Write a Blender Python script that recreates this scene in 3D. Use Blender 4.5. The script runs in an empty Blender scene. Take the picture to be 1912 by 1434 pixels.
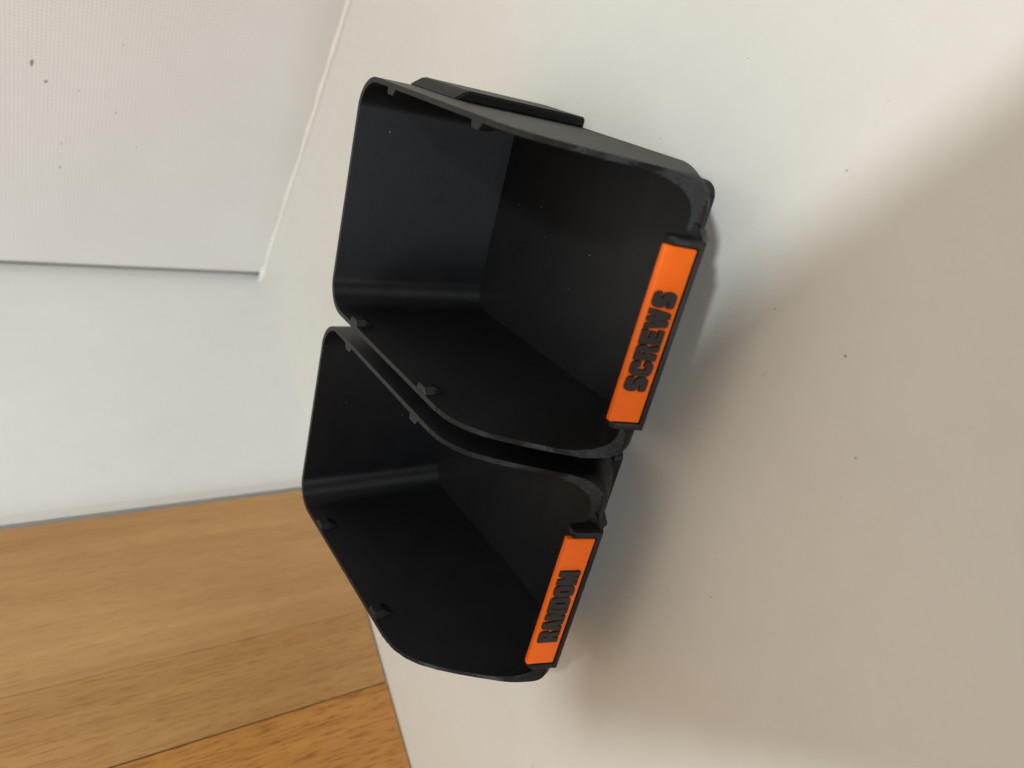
import bpy, bmesh, math, random
from mathutils import Vector, Matrix
random.seed(7)
PI = math.pi
S = 0.1                                   # one layout unit is a bin's width, ten centimetres
scn = bpy.context.scene
COL = scn.collection

# ------------------------------------------------------------------ camera
cam_d = bpy.data.cameras.new('camera')
cam = bpy.data.objects.new('camera', cam_d); COL.objects.link(cam)
scn.camera = cam
F_PX, NX, NY, CX, CY = 1377.53, 2840.95, 614.86, 956.0, 717.0
CAM_H = 2.14777
dn = Vector(((NX-CX)/F_PX, (NY-CY)/F_PX, 1.0)).normalized()
upc = -dn
fwd = Vector((0, 0, 1)); yc = (fwd-fwd.dot(upc)*upc).normalized(); xc = yc.cross(upc)
# rows of R: camera axes (x right, y down, z forward) in world coordinates
R = Matrix(((xc.x, yc.x, upc.x), (xc.y, yc.y, upc.y), (xc.z, yc.z, upc.z)))
cr, cd_, cf = R[0], R[1], R[2]
mw = Matrix(((cr[0], -cd_[0], -cf[0], 0), (cr[1], -cd_[1], -cf[1], 0), (cr[2], -cd_[2], -cf[2], CAM_H*S), (0, 0, 0, 1)))
cam.matrix_world = mw
cam_d.sensor_width = 36; cam_d.lens = 36*F_PX/1912
cam_d.clip_start = 0.005; cam_d.clip_end = 50
cam_d.dof.use_dof = True; cam_d.dof.focus_distance = 0.30; cam_d.dof.aperture_fstop = 9.0

# ------------------------------------------------------------------ light and exposure
w = bpy.data.worlds.new('World'); scn.world = w; w.use_nodes = True
bg = w.node_tree.nodes['Background']
bg.inputs[0].default_value = (1.0, 0.745, 0.45, 1); bg.inputs[1].default_value = 0.37
scn.view_settings.view_transform = 'Standard'; scn.view_settings.look = 'None'
scn.view_settings.exposure = 0.0; scn.view_settings.gamma = 1.0

def area(name, loc, target, size, power, color, shape='DISK', size_y=None):
    l = bpy.data.lights.new(name, 'AREA'); l.shape = shape; l.size = size*S
    if size_y: l.size_y = size_y*S
    l.energy = power; l.color = color
    o = bpy.data.objects.new(name, l); COL.objects.link(o)
    o.location = Vector(loc)*S
    o.rotation_euler = (Vector(target)-Vector(loc)).to_track_quat('-Z', 'Y').to_euler()
    return o
KEY = Vector((3.0, -6.6, 12.0))
area('ceiling_lamp', KEY, (0, 3.5, 0), 1.25, 12.2, (0.90, 0.97, 0.97))
area('room_light', (0.2, 1.8, 9.0), (0.2, 2.6, 0), 5.5, 0.8, (1.0, 0.92, 0.82))
area('window_light', (-7.5, -8.0, 5.0), (0.6, 4.5, .8), 4, 5.4, (0.78, 0.88, 1.0), 'RECTANGLE', 3)

# ------------------------------------------------------------------ helpers
def V(*a): return Vector(a)*S
def obj(name, bm, mat, parent=None, smooth=False, label=None, kind=None):
    me = bpy.data.meshes.new(name); bm.to_mesh(me); bm.free()
    return obj_me(name, me, mat, parent, smooth, label, kind)
def obj_me(name, me, mat, parent=None, smooth=False, label=None, kind=None):
    if mat: me.materials.append(mat)
    if smooth:
        me.polygons.foreach_set('use_smooth', [True]*len(me.polygons))
        try: me.set_sharp_from_angle(angle=math.radians(35))
        except Exception: pass
    o = bpy.data.objects.new(name, me); COL.objects.link(o)
    if parent: o.parent = parent
    if label: o['label'] = label
    if kind: o['kind'] = kind
    return o
def tag(o, label, cat, group=None):
    o['label'] = label; o['category'] = cat
    if group: o['group'] = group
    return o
def box(bm, x0, x1, y0, y1, z0, z1, M=None, bev=0.0):
    ps = [(x0,y0,z0),(x1,y0,z0),(x1,y1,z0),(x0,y1,z0),(x0,y0,z1),(x1,y0,z1),(x1,y1,z1),(x0,y1,z1)]
    vs = [bm.verts.new((M @ Vector(p) if M else Vector(p))*S) for p in ps]
    fs = [bm.faces.new([vs[i] for i in f]) for f in ((3,2,1,0),(4,5,6,7),(0,1,5,4),(1,2,6,5),(2,3,7,6),(3,0,4,7))]
    if bev:
        es = list({e for f in fs for e in f.edges})
        bmesh.ops.bevel(bm, geom=es, offset=bev*S, segments=2, affect='EDGES', profile=0.6)
def prism(bm, prof, x0, x1, bev=0.0):
    """closed profile of (y, z) pulled along x"""
    a = [bm.verts.new(V(x0, y, z)) for y, z in prof]; b = [bm.verts.new(V(x1, y, z)) for y, z in prof]
    n = len(prof); fs = [bm.faces.new(a), bm.faces.new(b[::-1])]
    for i in range(n): fs.append(bm.faces.new((a[i], b[i], b[(i+1) % n], a[(i+1) % n])))
    bmesh.ops.recalc_face_normals(bm, faces=fs)
    if bev:
        es = list({e for f in fs for e in f.edges})
        bmesh.ops.bevel(bm, geom=es, offset=bev*S, segments=2, affect='EDGES', profile=0.6)

# ------------------------------------------------------------------ materials
def mat(name):
    m = bpy.data.materials.new(name); m.use_nodes = True
    nt = m.node_tree; b = nt.nodes['Principled BSDF']
    return m, nt, b
def N(nt, t, **kw):
    n = nt.nodes.new(t)
    for k, v in kw.items(): setattr(n, k, v)
    return n
def ramp(nt, stops):
    r = N(nt, 'ShaderNodeValToRGB'); e = r.color_ramp.elements
    e[0].position, e[0].color = stops[0]; e[1].position, e[1].color = stops[-1]
    for p, c in stops[1:-1]:
        x = e.new(p); x.color = c
    return r
def coords(nt, scale=(1, 1, 1), rot=(0, 0, 0)):
    tc = N(nt, 'ShaderNodeTexCoord'); mp = N(nt, 'ShaderNodeMapping')
    mp.inputs['Scale'].default_value = scale; mp.inputs['Rotation'].default_value = rot
    nt.links.new(tc.outputs['Object'], mp.inputs['Vector']); return mp.outputs[0]
def noise(nt, vec, scale, detail=4, rough=0.55):
    n = N(nt, 'ShaderNodeTexNoise'); n.inputs['Scale'].default_value = scale
    n.inputs['Detail'].default_value = detail; n.inputs['Roughness'].default_value = rough
    nt.links.new(vec, n.inputs['Vector']); return n

def black_plastic(name, base, rough, layer=3600.0, amt=0.22, aniso=0.0):
    m, nt, b = mat(name)
    v = coords(nt)
    n = noise(nt, v, 60, 4)
    r = ramp(nt, [(0.3, (base[0]*.85, base[1]*.85, base[2]*.85, 1)), (0.7, (base[0]*1.2, base[1]*1.2, base[2]*1.2, 1))])
    nt.links.new(n.outputs[0], r.inputs[0]); nt.links.new(r.outputs[0], b.inputs['Base Color'])
    b.inputs['Specular IOR Level'].default_value = 0.36
    mr = N(nt, 'ShaderNodeMapRange'); mr.inputs[3].default_value = rough-.06; mr.inputs[4].default_value = rough+.08
    n3 = noise(nt, v, 220, 3); nt.links.new(n3.outputs[0], mr.inputs[0]); nt.links.new(mr.outputs[0], b.inputs['Roughness'])
    wv = N(nt, 'ShaderNodeTexWave', wave_type='BANDS', bands_direction='Z'); wv.inputs['Scale'].default_value = layer/ (2*PI) * .5
    wv.inputs['Distortion'].default_value = 0.6; wv.inputs['Detail Scale'].default_value = 3
    nt.links.new(v, wv.inputs['Vector'])
    bp = N(nt, 'ShaderNodeBump'); bp.inputs['Strength'].default_value = amt; bp.inputs['Distance'].default_value = 0.00008
    nt.links.new(wv.outputs[1], bp.inputs['Height'])
    n2 = noise(nt, coords(nt, (1, 1, 12)), 160, 3)
    bp2 = N(nt, 'ShaderNodeBump'); bp2.inputs['Strength'].default_value = 0.35; bp2.inputs['Distance'].default_value = 0.0001
    nt.links.new(n2.outputs[0], bp2.inputs['Height']); nt.links.new(bp.outputs[0], bp2.inputs['Normal'])
    nt.links.new(bp2.outputs[0], b.inputs['Normal'])
    ge = N(nt, 'ShaderNodeNewGeometry'); sp = N(nt, 'ShaderNodeSeparateXYZ'); nt.links.new(ge.outputs['True Normal'], sp.inputs[0])
    ab = N(nt, 'ShaderNodeMath', operation='ABSOLUTE'); nt.links.new(sp.outputs[2], ab.inputs[0])
    an = N(nt, 'ShaderNodeMapRange'); an.inputs[1].default_value = 0.3; an.inputs[2].default_value = 0.7; an.inputs[3].default_value = aniso; an.inputs[4].default_value = 0.0
    nt.links.new(ab.outputs[0], an.inputs[0]); nt.links.new(an.outputs[0], b.inputs['Anisotropic'])
    b.inputs['Anisotropic Rotation'].default_value = 0.25
    tg = N(nt, 'ShaderNodeTangent', direction_type='RADIAL', axis='Z'); nt.links.new(tg.outputs[0], b.inputs['Tangent'])
    return m
M_BIN = black_plastic('black_printed_plastic', (0.0060, 0.0063, 0.0075), 0.44, aniso=0.85)
M_LETTER = black_plastic('dark_letter_plastic', (0.020, 0.0165, 0.0155), 0.6, amt=0.1)

def orange_plastic():
    m, nt, b = mat('orange_printed_plastic')
    v = coords(nt); n = noise(nt, v, 90, 5)
    r = ramp(nt, [(0.3, (0.88, 0.135, 0.002, 1)), (0.7, (0.95, 0.155, 0.002, 1))])
    nt.links.new(n.outputs[0], r.inputs[0]); nt.links.new(r.outputs[0], b.inputs['Base Color'])
    b.inputs['Roughness'].default_value = 0.5; b.inputs['Specular IOR Level'].default_value = 0.3
    bp = N(nt, 'ShaderNodeBump'); bp.inputs['Strength'].default_value = 0.5; bp.inputs['Distance'].default_value = 0.00015
    n2 = noise(nt, coords(nt, (.6, 6, 6)), 300, 3); nt.links.new(n2.outputs[0], bp.inputs['Height']); nt.links.new(bp.outputs[0], b.inputs['Normal'])
    return m
M_ORANGE = orange_plastic()

def painted(name, c0, c1, rough, bump=0.15, bscale=120, spec=0.4):
    m, nt, b = mat(name)
    v = coords(nt); n = noise(nt, v, 7, 6, 0.6)
    r = ramp(nt, [(0.3, (*c0, 1)), (0.7, (*c1, 1))])
    nt.links.new(n.outputs[0], r.inputs[0])
    nf = noise(nt, v, 60, 8, 0.75); rf_ = ramp(nt, [(0.30, (0.972, 0.970, 0.966, 1)), (0.62, (1, 1, 1, 1))]); nt.links.new(nf.outputs[0], rf_.inputs[0])
    mm = N(nt, 'ShaderNodeMixRGB', blend_type='MULTIPLY'); mm.inputs[0].default_value = 1
    nt.links.new(r.outputs[0], mm.inputs[1]); nt.links.new(rf_.outputs[0], mm.inputs[2]); nt.links.new(mm.outputs[0], b.inputs['Base Color'])
    mr = N(nt, 'ShaderNodeMapRange'); mr.inputs[1].default_value = .3; mr.inputs[2].default_value = .7; mr.inputs[3].default_value = rough-.05; mr.inputs[4].default_value = rough+.08
    nt.links.new(nf.outputs[0], mr.inputs[0]); nt.links.new(mr.outputs[0], b.inputs['Roughness']); b.inputs['Specular IOR Level'].default_value = spec
    n2 = noise(nt, v, bscale, 5, 0.6)
    bp = N(nt, 'ShaderNodeBump'); bp.inputs['Strength'].default_value = bump; bp.inputs['Distance'].default_value = 0.0006
    nt.links.new(n2.outputs[0], bp.inputs['Height']); nt.links.new(bp.outputs[0], b.inputs['Normal'])
    return m
M_SILL = painted('white_laminate', (0.68, 0.675, 0.64), (0.715, 0.71, 0.675), 0.42, 0.10, 300)
M_WHITE = painted('white_wall_paint', (0.68, 0.68, 0.68), (0.72, 0.72, 0.72), 0.6, 0.35, 90)
M_CAULK = painted('white_sealant', (0.80, 0.79, 0.75), (0.86, 0.85, 0.81), 0.4, 0.6, 400)
M_SPECK = painted('dark_dirt', (0.10, 0.085, 0.07), (0.2, 0.17, 0.14), 0.8)
M_CHIP = painted('grey_scuff', (0.20, 0.19, 0.18), (0.32, 0.31, 0.30), 0.8)

M_FLECK = painted('pale_dust', (0.30, 0.29, 0.28), (0.45, 0.44, 0.42), 0.8)
def woven():
    m, nt, b = mat('woven_wallcovering')
    v = coords(nt); n = noise(nt, v, 9, 6, 0.6)
    r = ramp(nt, [(0.25, (0.76, 0.75, 0.735, 1)), (0.75, (0.81, 0.80, 0.785, 1))])
    nt.links.new(n.outputs[0], r.inputs[0])
    ws = []
    for d in ('Y', 'Z'):
        wv = N(nt, 'ShaderNodeTexWave', wave_type='BANDS', bands_direction=d)
        wv.inputs['Scale'].default_value = 140; wv.inputs['Distortion'].default_value = 1.2; wv.inputs['Detail'].default_value = 2
        wv.inputs['Detail Scale'].default_value = 1.0
        nt.links.new(v, wv.inputs['Vector']); ws.append(wv)
    mu = N(nt, 'ShaderNodeMath', operation='ADD'); nt.links.new(ws[0].outputs[1], mu.inputs[0]); nt.links.new(ws[1].outputs[1], mu.inputs[1])
    rr = ramp(nt, [(0.0, (0.90, 0.89, 0.88, 1)), (1.0, (1.04, 1.04, 1.04, 1))])
    h = N(nt, 'ShaderNodeMath', operation='MULTIPLY'); h.inputs[1].default_value = 0.5
    nt.links.new(mu.outputs[0], h.inputs[0]); nt.links.new(h.outputs[0], rr.inputs[0])
    mx = N(nt, 'ShaderNodeMixRGB', blend_type='MULTIPLY'); mx.inputs[0].default_value = 1
    nt.links.new(r.outputs[0], mx.inputs[1]); nt.links.new(rr.outputs[0], mx.inputs[2]); nt.links.new(mx.outputs[0], b.inputs['Base Color'])
    bp = N(nt, 'ShaderNodeBump'); bp.inputs['Strength'].default_value = 0.35; bp.inputs['Distance'].default_value = 0.0003
    nt.links.new(h.outputs[0], bp.inputs['Height']); nt.links.new(bp.outputs[0], b.inputs['Normal'])
    b.inputs['Roughness'].default_value = 0.65
    return m
M_WOVEN = woven()

def wood(name, dark, light, pore, streak=1.0):
    """boards whose grain runs up the board (local z)"""
    m, nt, b = mat(name)
    v = coords(nt, (1, 1, 0.03)); n = noise(nt, v, 70, 9, 0.68)
    n.inputs['Distortion'].default_value = 0.4
    r = ramp(nt, [(0.28, (*dark, 1)), (0.5, tuple((a+c)/2 for a, c in zip(dark, light))+(1,)), (0.72, (*light, 1))])
    nt.links.new(n.outputs[0], r.inputs[0])
    # short dark pores drawn out along the grain
    vp = coords(nt, (1, 1, 0.07)); p = noise(nt, vp, 800, 4, 0.65)
    pr = ramp(nt, [(0.34, (*pore, 1)), (0.50, (1, 1, 1, 1))])
    nt.links.new(p.outputs[0], pr.inputs[0])
    mx = N(nt, 'ShaderNodeMixRGB', blend_type='MULTIPLY'); mx.inputs[0].default_value = streak
    nt.links.new(r.outputs[0], mx.inputs[1]); nt.links.new(pr.outputs[0], mx.inputs[2])
    vb = coords(nt, (1, 1, 0.3)); nb = noise(nt, vb, 14, 4, 0.6)
    br = ramp(nt, [(0.3, (0.86, 0.84, 0.82, 1)), (0.7, (1.08, 1.08, 1.08, 1))]); nt.links.new(nb.outputs[0], br.inputs[0])
    m2 = N(nt, 'ShaderNodeMixRGB', blend_type='MULTIPLY'); m2.inputs[0].default_value = 1
    nt.links.new(mx.outputs[0], m2.inputs[1]); nt.links.new(br.outputs[0], m2.inputs[2]); nt.links.new(m2.outputs[0], b.inputs['Base Color'])
    bp = N(nt, 'ShaderNodeBump'); bp.inputs['Strength'].default_value = 0.3; bp.inputs['Distance'].default_value = 0.0003
    nt.links.new(p.outputs[0], bp.inputs['Height']); nt.links.new(bp.outputs[0], b.inputs['Normal'])
    b.inputs['Roughness'].default_value = 0.42
    return m
M_WOOD = wood('pale_oiled_wood', (0.37, 0.20, 0.074), (0.48, 0.275, 0.115), (0.86, 0.80, 0.74))
M_WOOD2 = wood('honey_oiled_wood', (0.335, 0.17, 0.056), (0.46, 0.255, 0.094), (0.74, 0.64, 0.54))
M_WOOD3 = wood('amber_oiled_wood', (0.36, 0.15, 0.030), (0.53, 0.255, 0.065), (0.50, 0.38, 0.28))

# ------------------------------------------------------------------ the setting
CORNER = Vector((1.048, 6.672, 0)); KT = 0.6236
uA = Vector((math.cos(KT), math.sin(KT), 0)); nA = Vector((-math.sin(KT), math.cos(KT), 0))   # along the back wall; into it
def wallbox(name, m, origin, ang, s0, s1, d0, d1, z0, z1, kind='structure', bev=0):
    """box in a frame standing at origin turned by ang: x along, y into the wall"""
    bm = bmesh.new(); box(bm, s0, s1, d0, d1, z0, z1, bev=bev)
    o = obj(name, bm, m, kind=kind); o.location = origin*S; o.rotation_euler = (0, 0, ang); return o
# sill surface, a slab
bm = bmesh.new(); box(bm, -9, 9, -12, 0.6, -0.4, 0.0)
sill = obj('windowsill', bm, M_SILL, kind='structure'); sill.location = CORNER*S; sill.rotation_euler = (0, 0, KT)
wallbox('back_wall', M_WHITE, CORNER, KT, -2.14, 0.6, 0.0, 0.5, -0.4, 12, bev=0.07)
wallbox('wall_recess', M_WHITE, CORNER, KT, -3.4, -2.13, 0.30, 0.5, -0.4, 12)
# side wall: its face runs from the corner towards the viewer along -nA ; slightly set in front of the corner
side = wallbox('side_wall', M_WOVEN, CORNER, KT, 0.03, 1.2, -12, -0.085, 0.02, 12)
# shadow gap strip between woven covering and back wall
wallbox('wall_edge_strip', M_WHITE, CORNER, KT, 0.16, 0.6, -0.06, 0.02, 0.0, 12)

# sealant bead along the foot of the side wall
bm = bmesh.new(); ring = []
n = 420
for i in range(n+1):
    t = i/n; d = -0.0-t*4.0
    rr = 0.019+0.004*t+0.0025*math.sin(i*.13+2*math.sin(i*.03))+random.uniform(-.0004, .0004)
    if t < .03: rr *= 1.5
    cxx = 0.016-0.002*math.sin(i*.11)+0.004*math.sin(i*.031)
    rg = []
    for k in range(10):
        a = 2*PI*k/10
        rg.append(bm.verts.new(V(cxx+rr*math.cos(a), d, 0.008+rr*math.sin(a))))
    ring.append(rg)
for a, b in zip(ring, ring[1:]):
    for k in range(10): bm.faces.new((a[k], a[(k+1) % 10], b[(k+1) % 10], b[k]))
bm.faces.new(ring[0]); bm.faces.new(ring[-1])
bmesh.ops.recalc_face_normals(bm, faces=bm.faces)
bead = obj('sealant_bead', bm, M_CAULK, smooth=True)
bead.location = CORNER*S; bead.rotation_euler = (0, 0, KT)
tag(bead, 'uneven white sealant bead along the foot of the woven side wall', 'sealant')

# scuffs on the woven wall, parts of it
def wall_scuff(s, z, a, b, rot):
    bm = bmesh.new(); k = 9; vs = []
    cc = bm.verts.new(V(0.026, s, z))
    for i in range(k):
        th = 2*PI*i/k; r = random.uniform(.6, 1.2)
        u, v = a*r*math.cos(th), b*r*math.sin(th)
        vs.append(bm.verts.new(V(0.0295, s+u*math.cos(rot)-v*math.sin(rot), z+u*math.sin(rot)+v*math.cos(rot))))
    for i in range(k): bm.faces.new((cc, vs[i], vs[(i+1) % k]))
    obj('scuff', bm, M_CHIP, side)
for s, z, a, b, r in ((-1.76, 1.775, .030, .012, .15), (-1.65, 1.70, .016, .010, .9), (-1.0, 1.60, .008, .006, 0), (-1.50, 1.30, .006, .005, 0),
                      (-1.20, 1.60, .006, .004, 1), (-2.0, 1.3, .005, .004, 0), (-1.25, 1.15, .006, .004, 0), (-1.62, 1.52, .005, .004, 0)):
    wall_scuff(s, z, a, b, r)

# wooden panel of upright boards, a little proud of the white wall
WO = Vector((-1.552, 4.764, 0)); WA = math.atan2(0.524, 0.852)
wp = bpy.data.objects.new('wooden_panel', None); COL.objects.link(wp)
wp.location = WO*S; wp.rotation_euler = (0, 0, WA)
tag(wp, 'honey coloured wooden panel of upright boards against the white back wall', 'wood panel')
for s0, s1, m, lab in ((0.0472, 1.008, M_WOOD, None), (-0.448, 0.0466, M_WOOD2, None), (-4.0, -0.455, M_WOOD3, 'amber board with bold dark grain, nearest of the panel')):
    bm = bmesh.new(); box(bm, s0, s1, 0.0, 0.08, 0.012, 12, bev=0.0025)
    o = obj('board', bm, m, wp)
    if lab: o['label'] = lab
# ------------------------------------------------------------------ storage bin
HW, T, DEP, H, TF = 0.506, 0.019, 1.278, 0.809, 0.017
PROF = [(-.235, .326), (-.20, .365), (-.15, .450), (-.10, .530), (-.05, .607), (0, .675), (.05, .732), (.10, .770), (.16, .797), (.22, .807), (.27, .809), (2, .809)]
def rim(y):
    if y <= PROF[0][0]: return PROF[0][1]
    for (a, za), (b, zb) in zip(PROF, PROF[1:]):
        if y <= b: return za+(zb-za)*(y-a)/(b-a)
    return H
LAYER = 0.0045
def rimq(y):
    z = rim(y)
    if z > H-.0015: return H
    q = round(z/LAYER)*LAYER
    return q*.55+z*.45
def lean(z):
    """how far the hopper front leans out at height z"""
    a = max(0.0, z-0.03)
    return -0.25*min(1.0, a/0.28)**0.92
def section(inset, z, nf=1.0):
    """plan outline at height z as (x, y): starts back middle, runs round; the same count at every z"""
    x1 = HW-inset; yb = DEP-inset; yf = lean(z)+inset*(1.8 if z > .2 else 1+.8*z/.2)
    rb = 0.135-inset*.8
    rf = 0.21-0.105*min(1, z/.33)
    pts = []
    def lin(a, b, n):
        for i in range(n): t = i/n; pts.append((a[0]+(b[0]-a[0])*t, a[1]+(b[1]-a[1])*t))
    def arc(cx_, cy_, r, a0, a1, n):
        for i in range(n): a = a0+(a1-a0)*i/n; pts.append((cx_+r*math.cos(a), cy_+r*math.sin(a)))
    lin((x1-rb, yb), (-x1+rb, yb), 16)
    arc(-x1+rb, yb-rb, rb, PI/2, PI, 16)
    ym = 0.34
    lin((-x1, yb-rb), (-x1, ym), 12); lin((-x1, ym), (-x1, yf+rf), 260)
    arc(-x1+rf, yf+rf, rf, PI, 1.5*PI, 90)
    lin((-x1+rf, yf), (x1-rf, yf), 16)
    arc(x1-rf, yf+rf, rf, -PI/2, 0, 90)
    lin((x1, yf+rf), (x1, ym), 260); lin((x1, ym), (x1, yb-rb), 12)
    arc(x1-rb, yb-rb, rb, 0, PI/2, 16)
    return pts
def shell(bm, inset, zb, rows):
    zs0 = [H]*len(section(inset, H))
    # top height for each perimeter index by iteration
    cache = {}
    def sec(z):
        k = round(z, 4)
        if k not in cache: cache[k] = section(inset, k)
        return cache[k]
    top = []
    for i in range(len(zs0)):
        z = 0.5
        for _ in range(14): z = .5*z+.5*rim(sec(z)[i][1])
        top.append(rimq(sec(z)[i][1]))
    rings = []
    for j in range(rows+1):
        f = j/rows; rg = []
        for i in range(len(top)):
            z = zb+(top[i]-zb)*f; x, y = sec(z)[i]; rg.append(bm.verts.new(V(x, y, z)))
        rings.append(rg)
    return rings
def stitch(bm, a, b):
    n = len(a)
    for i in range(n): bm.faces.new((a[i], a[(i+1) % n], b[(i+1) % n], b[i]))
def make_shell_mesh():
    bm = bmesh.new()
    out = shell(bm, 0.0, 0.004, 14); inn = shell(bm, T, TF, 14)
    for a, b in zip(out, out[1:]): stitch(bm, a, b)
    for a, b in zip(inn, inn[1:]): stitch(bm, b, a)
    prev = out[-1]; K = 6
    for k in range(1, K):           # the sloping lip: terraces of the print layers
        rg = []
        for a, b in zip(out[-1], inn[-1]):
            p = a.co.lerp(b.co, k/K); z = rimq(p.y/S); q = min(max(z*S, min(a.co.z, b.co.z)), max(a.co.z, b.co.z))
            rg.append(bm.verts.new((p.x, p.y, q)))
        stitch(bm, prev, rg); prev = rg
    stitch(bm, prev, inn[-1])
    bm.faces.new(out[0][::-1]); bm.faces.new(inn[0])
    bmesh.ops.recalc_face_normals(bm, faces=bm.faces)
    me = bpy.data.meshes.new('bin_body'); bm.to_mesh(me); bm.free()
    return me
# label frame: axis u up the plate, n into the bin
BY, BZ, TA = -0.289, 0.351, math.radians(15)
def lp(n_, h): return (BY+n_*math.cos(TA)+h*math.sin(TA), BZ-n_*math.sin(TA)+h*math.cos(TA))
HF, TP = 0.115, 0.023
LWID = 0.602
def rr_(pts, r=.16, n=3):
    """round the corners of a glyph outline; a point with a third item True stays sharp"""
    out = []; m = len(pts)
    for i, p in enumerate(pts):
        if len(p) == 2: out.append(p); continue
        a, b, rad = Vector(pts[i-1][:2]), Vector(pts[(i+1) % m][:2]), p[2]; q = Vector(p[:2])
        d1 = (a-q).normalized()*rad; d2 = (b-q).normalized()*rad
        for k in range(n+1):
            t = k/n; out.append(tuple((q+d1)*(1-t)**2+q*2*t*(1-t)+(q+d2)*t*t))
    return out
GLYPH = {
 'S': [rr_([(0, 0, .2), (1, 0, .28), (1, .58, .25), (.55, .61), (.55, .71), (1, .71), (1, 1, .25), (0, 1, .28), (0, .42, .25), (.45, .39), (.45, .29), (0, .29)])],
 'C': [rr_([(0, 0, .32), (1, 0, .28), (1, .38), (.64, .40), (.60, .28, .05), (.40, .30), (.40, .70), (.60, .72, .05), (.64, .60), (1, .62), (1, 1, .28), (0, 1, .32)])],
 'R': [rr_([(0, 0), (.40, 0), (.40, .32), (.54, .32), (.62, 0), (1, 0), (.92, .40, .1), (.80, .47), (1, .58, .1), (1, 1, .25), (0, 1)]), [(.40, .60), (.62, .60), (.62, .76), (.40, .76)]],
 'E': [rr_([(0, 0), (1, 0), (1, .26), (.46, .26), (.46, .38), (.90, .38), (.90, .61), (.46, .61), (.46, .74), (1, .74), (1, 1), (0, 1)])],
 'W': [rr_([(.16, 0, .06), (.43, 0), (.50, .42), (.57, 0), (.84, 0, .06), (1, 1), (.75, 1), (.69, .40), (.60, 1), (.40, 1), (.31, .40), (.25, 1), (0, 1)])],
 'A': [rr_([(0, 0), (.36, 0), (.41, .22), (.59, .22), (.64, 0), (1, 0), (.76, 1, .05), (.24, 1, .05)]), [(.42, .42), (.58, .42), (.50, .76)]],
 'N': [rr_([(0, 0), (.34, 0), (.34, .54), (.62, 0), (1, 0), (1, 1), (.66, 1), (.66, .46), (.38, 1), (0, 1)])],
 'D': [rr_([(0, 0), (1, 0, .32), (1, 1, .32), (0, 1)]), [(.39, .25), (.60, .25), (.60, .75), (.39, .75)]],
 'O': [rr_([(0, 0, .32), (1, 0, .32), (1, 1, .32), (0, 1, .32)]), [(.39, .25), (.61, .25), (.61, .75), (.39, .75)]],
 'M': [rr_([(0, 0), (.27, 0), (.27, .56), (.40, 0), (.60, 0), (.73, .56), (.73, 0), (1, 0), (1, 1), (.64, 1), (.50, .50), (.36, 1), (0, 1)])],
}
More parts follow.
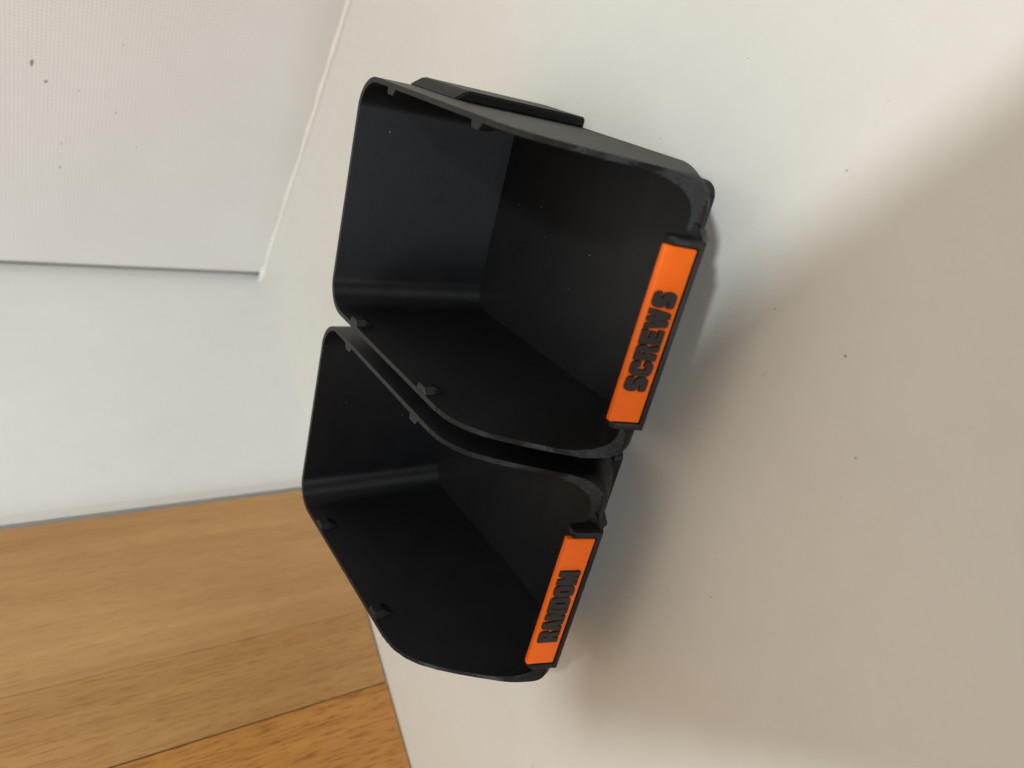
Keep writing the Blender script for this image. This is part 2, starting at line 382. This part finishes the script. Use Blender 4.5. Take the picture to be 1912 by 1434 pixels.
def make_bin(loc, ang, word, label):
    r = bpy.data.objects.new('storage_bin', None); COL.objects.link(r)
    r.location = loc; r.rotation_euler = (0, 0, ang)
    tag(r, label, 'storage bin', 'black storage bins side by side on the white sill')
    if not hasattr(make_bin, 'me'): make_bin.me = make_shell_mesh(); obj_me('bin_body', make_bin.me, M_BIN, r, smooth=True)
    else:
        o = bpy.data.objects.new('bin_body', make_bin.me); COL.objects.link(o); o.parent = r
    # stacking tabs inside the rim
    for sx in (-1, 1):
        for y in (1.005, 0.365):
            bm = bmesh.new()
            x0 = sx*(HW-T+.001); xi = sx*(HW-T-.026)
            top = [bm.verts.new(V(*p)) for p in ((x0, y-.042, H-.001), (x0, y+.030, H-.001), (xi, y+.022, H-.001), (xi, y-.024, H-.001))]
            mid = [bm.verts.new(V(*p)) for p in ((x0, y-.042, H-.045), (x0, y+.030, H-.045), (xi, y+.022, H-.045), (xi, y-.024, H-.045))]
            e = [bm.verts.new(V(x0, y-.030, H-.095)), bm.verts.new(V(x0, y+.022, H-.095))]
            bm.faces.new(top); 
            for i in range(4): bm.faces.new((top[i], top[(i+1) % 4], mid[(i+1) % 4], mid[i]))
            bm.faces.new((mid[3], mid[2], e[1], e[0])); bm.faces.new((mid[1], mid[2], e[1])); bm.faces.new((mid[0], e[0], mid[3])); bm.faces.new((mid[0], mid[1], e[1], e[0]))
            bmesh.ops.recalc_face_normals(bm, faces=bm.faces)
            bmesh.ops.bevel(bm, geom=[ed for ed in bm.edges], offset=.002*S, segments=1, affect='EDGES')
            obj('stacking_tab', bm, M_BIN, r)
    # rail on the right side
    bm = bmesh.new(); P_ = .040
    def rv(x, y, z): return bm.verts.new(V(x, y, z))
    yn, yf_ = .80, 1.12
    A = [rv(HW-.002, yn, .0), rv(HW-.002, yf_, .0), rv(HW+P_, yf_, .0), rv(HW+P_, yn, .0)]
    B_ = [rv(HW-.002, yn+.05, .62), rv(HW-.002, yf_+.06, .65), rv(HW+P_, yf_+.05, .595), rv(HW+P_, yn+.04, .565)]
    bm.faces.new(A[::-1]); bm.faces.new(B_)
    for i in range(4): bm.faces.new((A[i], A[(i+1) % 4], B_[(i+1) % 4], B_[i]))
    bmesh.ops.recalc_face_normals(bm, faces=bm.faces)
    bmesh.ops.bevel(bm, geom=list(bm.edges), offset=.007*S, segments=3, affect='EDGES')
    obj('side_rail', bm, M_BIN, r, smooth=True)
    bm = bmesh.new(); fx = .470; fr = .06; pl = []
    for cx_, cy_, a0 in ((fx-fr, .001+fr, -PI/2), (fx-fr, .25, 0), (-fx+fr, .25, PI/2), (-fx+fr, .001+fr, PI)):
        for i in range(9): a = a0+PI/2*i/8; pl.append((cx_+fr*math.cos(a), cy_+fr*math.sin(a)))
    lo = [bm.verts.new(V(x, y, .001)) for x, y in pl]; hi = [bm.verts.new(V(x*.995, y+.004, .045)) for x, y in pl]
    bm.faces.new(lo[::-1]); bm.faces.new(hi)
    for i in range(len(pl)): bm.faces.new((lo[i], lo[(i+1) % len(pl)], hi[(i+1) % len(pl)], hi[i]))
    obj('front_foot', bm, M_BIN, r, smooth=True)
    # label holder: shelf with sloped underside, low back plate and two end brackets
    bm = bmesh.new(); hw = LWID/2+.027
    q0 = lp(0, -.024)
    prof = [lp(-.004, -.003), lp(-.005, -.020), q0, (q0[0]+.06, q0[1]-.05), (q0[0]+.09, q0[1]-.02), lp(TP+.028, .05), lp(TP+.003, .055), lp(TP+.003, -.003)]
    prism(bm, prof, -hw, hw, bev=.003)
    obj('label_holder', bm, M_BIN, r, smooth=True)
    for sx in (-1, 1):
        bm = bmesh.new(); a, b = sorted((sx*(LWID/2+.003), sx*(hw+.001)))
        prism(bm, [lp(-.004, -.010), lp(-.004, .088), lp(.016, .100), lp(TP+.03, .095), lp(TP+.045, .03), lp(TP+.04, -.03)], a, b, bev=.006)
        obj('end_bracket', bm, M_BIN, r, smooth=True)
        # little gusset that ties the bracket to the rounded rim
        bm = bmesh.new(); pl = [(hw-.004, -.284), (hw+.012, -.272), (hw+.04, -.246), (hw+.05, -.222), (hw-.004, -.222)]
        lo = [bm.verts.new(V(sx*x, y+.03, .27)) for x, y in pl]; hi = [bm.verts.new(V(sx*x, y, .334 if y < -.2 else .345)) for x, y in pl]
        bm.faces.new(lo); bm.faces.new(hi)
        for i in range(5): bm.faces.new((lo[i], hi[i], hi[(i+1) % 5], lo[(i+1) % 5]))
        bmesh.ops.recalc_face_normals(bm, faces=bm.faces)
        bmesh.ops.bevel(bm, geom=list(bm.edges), offset=.003*S, segments=2, affect='EDGES')
        obj('gusset', bm, M_BIN, r, smooth=True)
    # the orange label plate and its raised letters
    bm = bmesh.new(); prism(bm, [lp(0, 0), lp(0, HF-.004), lp(.004, HF), lp(TP, HF), lp(TP, 0)], -LWID/2, LWID/2, bev=.004)
    plate = obj('label_plate', bm, M_ORANGE, r, smooth=True, label='orange label plate with raised dark letters reading '+word)
    x = -LWID/2+.198*LWID; total = .575*LWID
    widths = {'W': 1.30, 'M': 1.20, 'E': .92, 'C': 1.0}
    ws = [widths.get(c, 1.0) for c in word]; k = total/sum(ws)
    ux = Vector((1, 0, 0)); uu = Vector((0, math.sin(TA), math.cos(TA))); un = ux.cross(uu)
    for c, wd in zip(word, ws):
        cw = wd*k*.91; ch = .080; h0 = .022+random.uniform(-.001, .001)
        cu = bpy.data.curves.new('letter_curve', 'CURVE'); cu.dimensions = '2D'; cu.fill_mode = 'BOTH'; cu.extrude = .006; cu.bevel_depth = .0012; cu.bevel_resolution = 1
        for loop in GLYPH[c]:
            sp = cu.splines.new('POLY'); sp.points.add(len(loop)-1); sp.use_cyclic_u = True
            for p_, (gx, gy) in zip(sp.points, loop): p_.co = (gx*cw, gy*ch, 0, 1)
        to = bpy.data.objects.new('letter_curve', cu); COL.objects.link(to)
        me = bpy.data.meshes.new_from_object(to.evaluated_get(bpy.context.evaluated_depsgraph_get()))
        bpy.data.objects.remove(to); bpy.data.curves.remove(cu)
        for v in me.vertices:
            px = x+v.co.x; ph = h0+v.co.y; pd = v.co.z+.003
            q = Vector((px, BY, BZ))+uu*ph-Vector((0, math.cos(TA), -math.sin(TA)))*pd
            v.co = q*S
        obj_me('letter', me, M_LETTER, plate)
        x += wd*k
    # pale flecks of dust and print whiskers on the bin's floor and back
    bm = bmesh.new(); rd = random.Random(len(word)*7+ord(word[0]))
    for _ in range(18):
        if rd.random() < .7: px, py, pz = rd.uniform(-.44, .44), rd.uniform(.02, 1.2), TF+.001
        else: px, py, pz = rd.uniform(-.4, .4), DEP-T-.001, rd.uniform(.05, .7)
        a = rd.uniform(.0007, .0017)
        m = Matrix.Translation(V(px, py, pz)) @ Matrix.Rotation(rd.uniform(0, PI), 4, 'Z') @ Matrix.Diagonal((a*S*rd.choice((1, 1, 3)), a*S, a*S*.8, 1))
        bmesh.ops.create_icosphere(bm, subdivisions=1, radius=1, matrix=m)
    obj('dust_flecks', bm, M_FLECK, r, kind='stuff')
    return r
def place(x, y, t, yr=-0.5899):
    # origin at the foot of the hopper front
    return V(x-math.sin(t)*yr, y+math.cos(t)*yr, 0)
make_bin(place(.5303, 2.3838, -.4977), -.4977, 'SCREWS', 'black plastic hopper bin with an orange label reading SCREWS, nearer the woven side wall')
make_bin(place(-.4171, 2.9146, -.5038), -.5038, 'RANDOM', 'black plastic hopper bin with an orange label reading RANDOM, nearer the wooden panel')

# ------------------------------------------------------------------ dust and crumbs on the sill
bm = bmesh.new()
def crumb(x, y, r, fl=.5):
    m = Matrix.Translation(V(x, y, r*fl*.5)) @ Matrix.Rotation(random.uniform(0, PI), 4, 'Z') @ Matrix.Diagonal((r*S*random.uniform(.8, 1.7), r*S, r*fl*S, 1))
    bmesh.ops.create_icosphere(bm, subdivisions=1, radius=1, matrix=m)
for x, y, r in ((.03, 1.215, .0035),):
    crumb(x, y, r)
for x, y, r in ((.49,1.95,.0022),(.36,1.88,.0018),(.55,1.75,.002),(.20,1.45,.0022),(-.28,1.20,.0025),(-.65,1.75,.0022),(-.82,1.78,.0025),(.62,2.2,.002),(.9,1.9,.0022),(1.05,1.5,.0022)): crumb(x, y, r)
for i in range(70):
    a, b = random.uniform(0, 1), random.uniform(0, 1)
    y = .6+5.2*b**1.5; x = random.uniform(-1.3-.2*y, .7+.33*y)
    crumb(x, y, random.choice((.0010, .0012, .0016, .0022))*random.uniform(.7, 1.2))
obj('dust_specks', bm, M_SPECK, kind='stuff')['label'] = 'tiny dark dust specks scattered over the white sill'


# ------------------------------------------------------------------ phone-like shadow caster, added unseen behind the lens to shade the sill
M_CASTER, _nt, _b = mat('dark_shadow_caster'); _b.inputs['Base Color'].default_value = (.03, .03, .035, 1); _b.inputs['Roughness'].default_value = .5
ph = bpy.data.objects.new('shadow_caster', None); COL.objects.link(ph)
ph.matrix_world = Matrix.Translation(Vector((0, 0, CAM_H*S))-cf*.12*S) @ R.transposed().to_4x4()
tag(ph, 'dark phone-shaped shadow caster, added out of view to shade the sill', 'shadow_caster')
bm = bmesh.new(); box(bm, -.88, .95, -.40, .53, -.08, 0, bev=.03); obj('caster_body', bm, M_CASTER, ph)
bm = bmesh.new(); box(bm, -.86, .93, -.38, .46, -.086, -.0805); obj('caster_back_plate', bm, M_CASTER, ph)
bm = bmesh.new(); pl = [(-.84, -.405), (-.72, -.56), (-.42, -.72), (.80, -1.22), (.93, -.405)]  # added wing, outlined to throw the slanted edge of the sill shadow
lo = [bm.verts.new(V(x, y, -.05)) for x, y in pl]; hi = [bm.verts.new(V(x, y, -.02)) for x, y in pl]
bm.faces.new(lo[::-1]); bm.faces.new(hi)
for i in range(5): bm.faces.new((lo[i], lo[(i+1) % 5], hi[(i+1) % 5], hi[i]))
bmesh.ops.recalc_face_normals(bm, faces=bm.faces)
obj('caster_wing', bm, M_CASTER, ph)
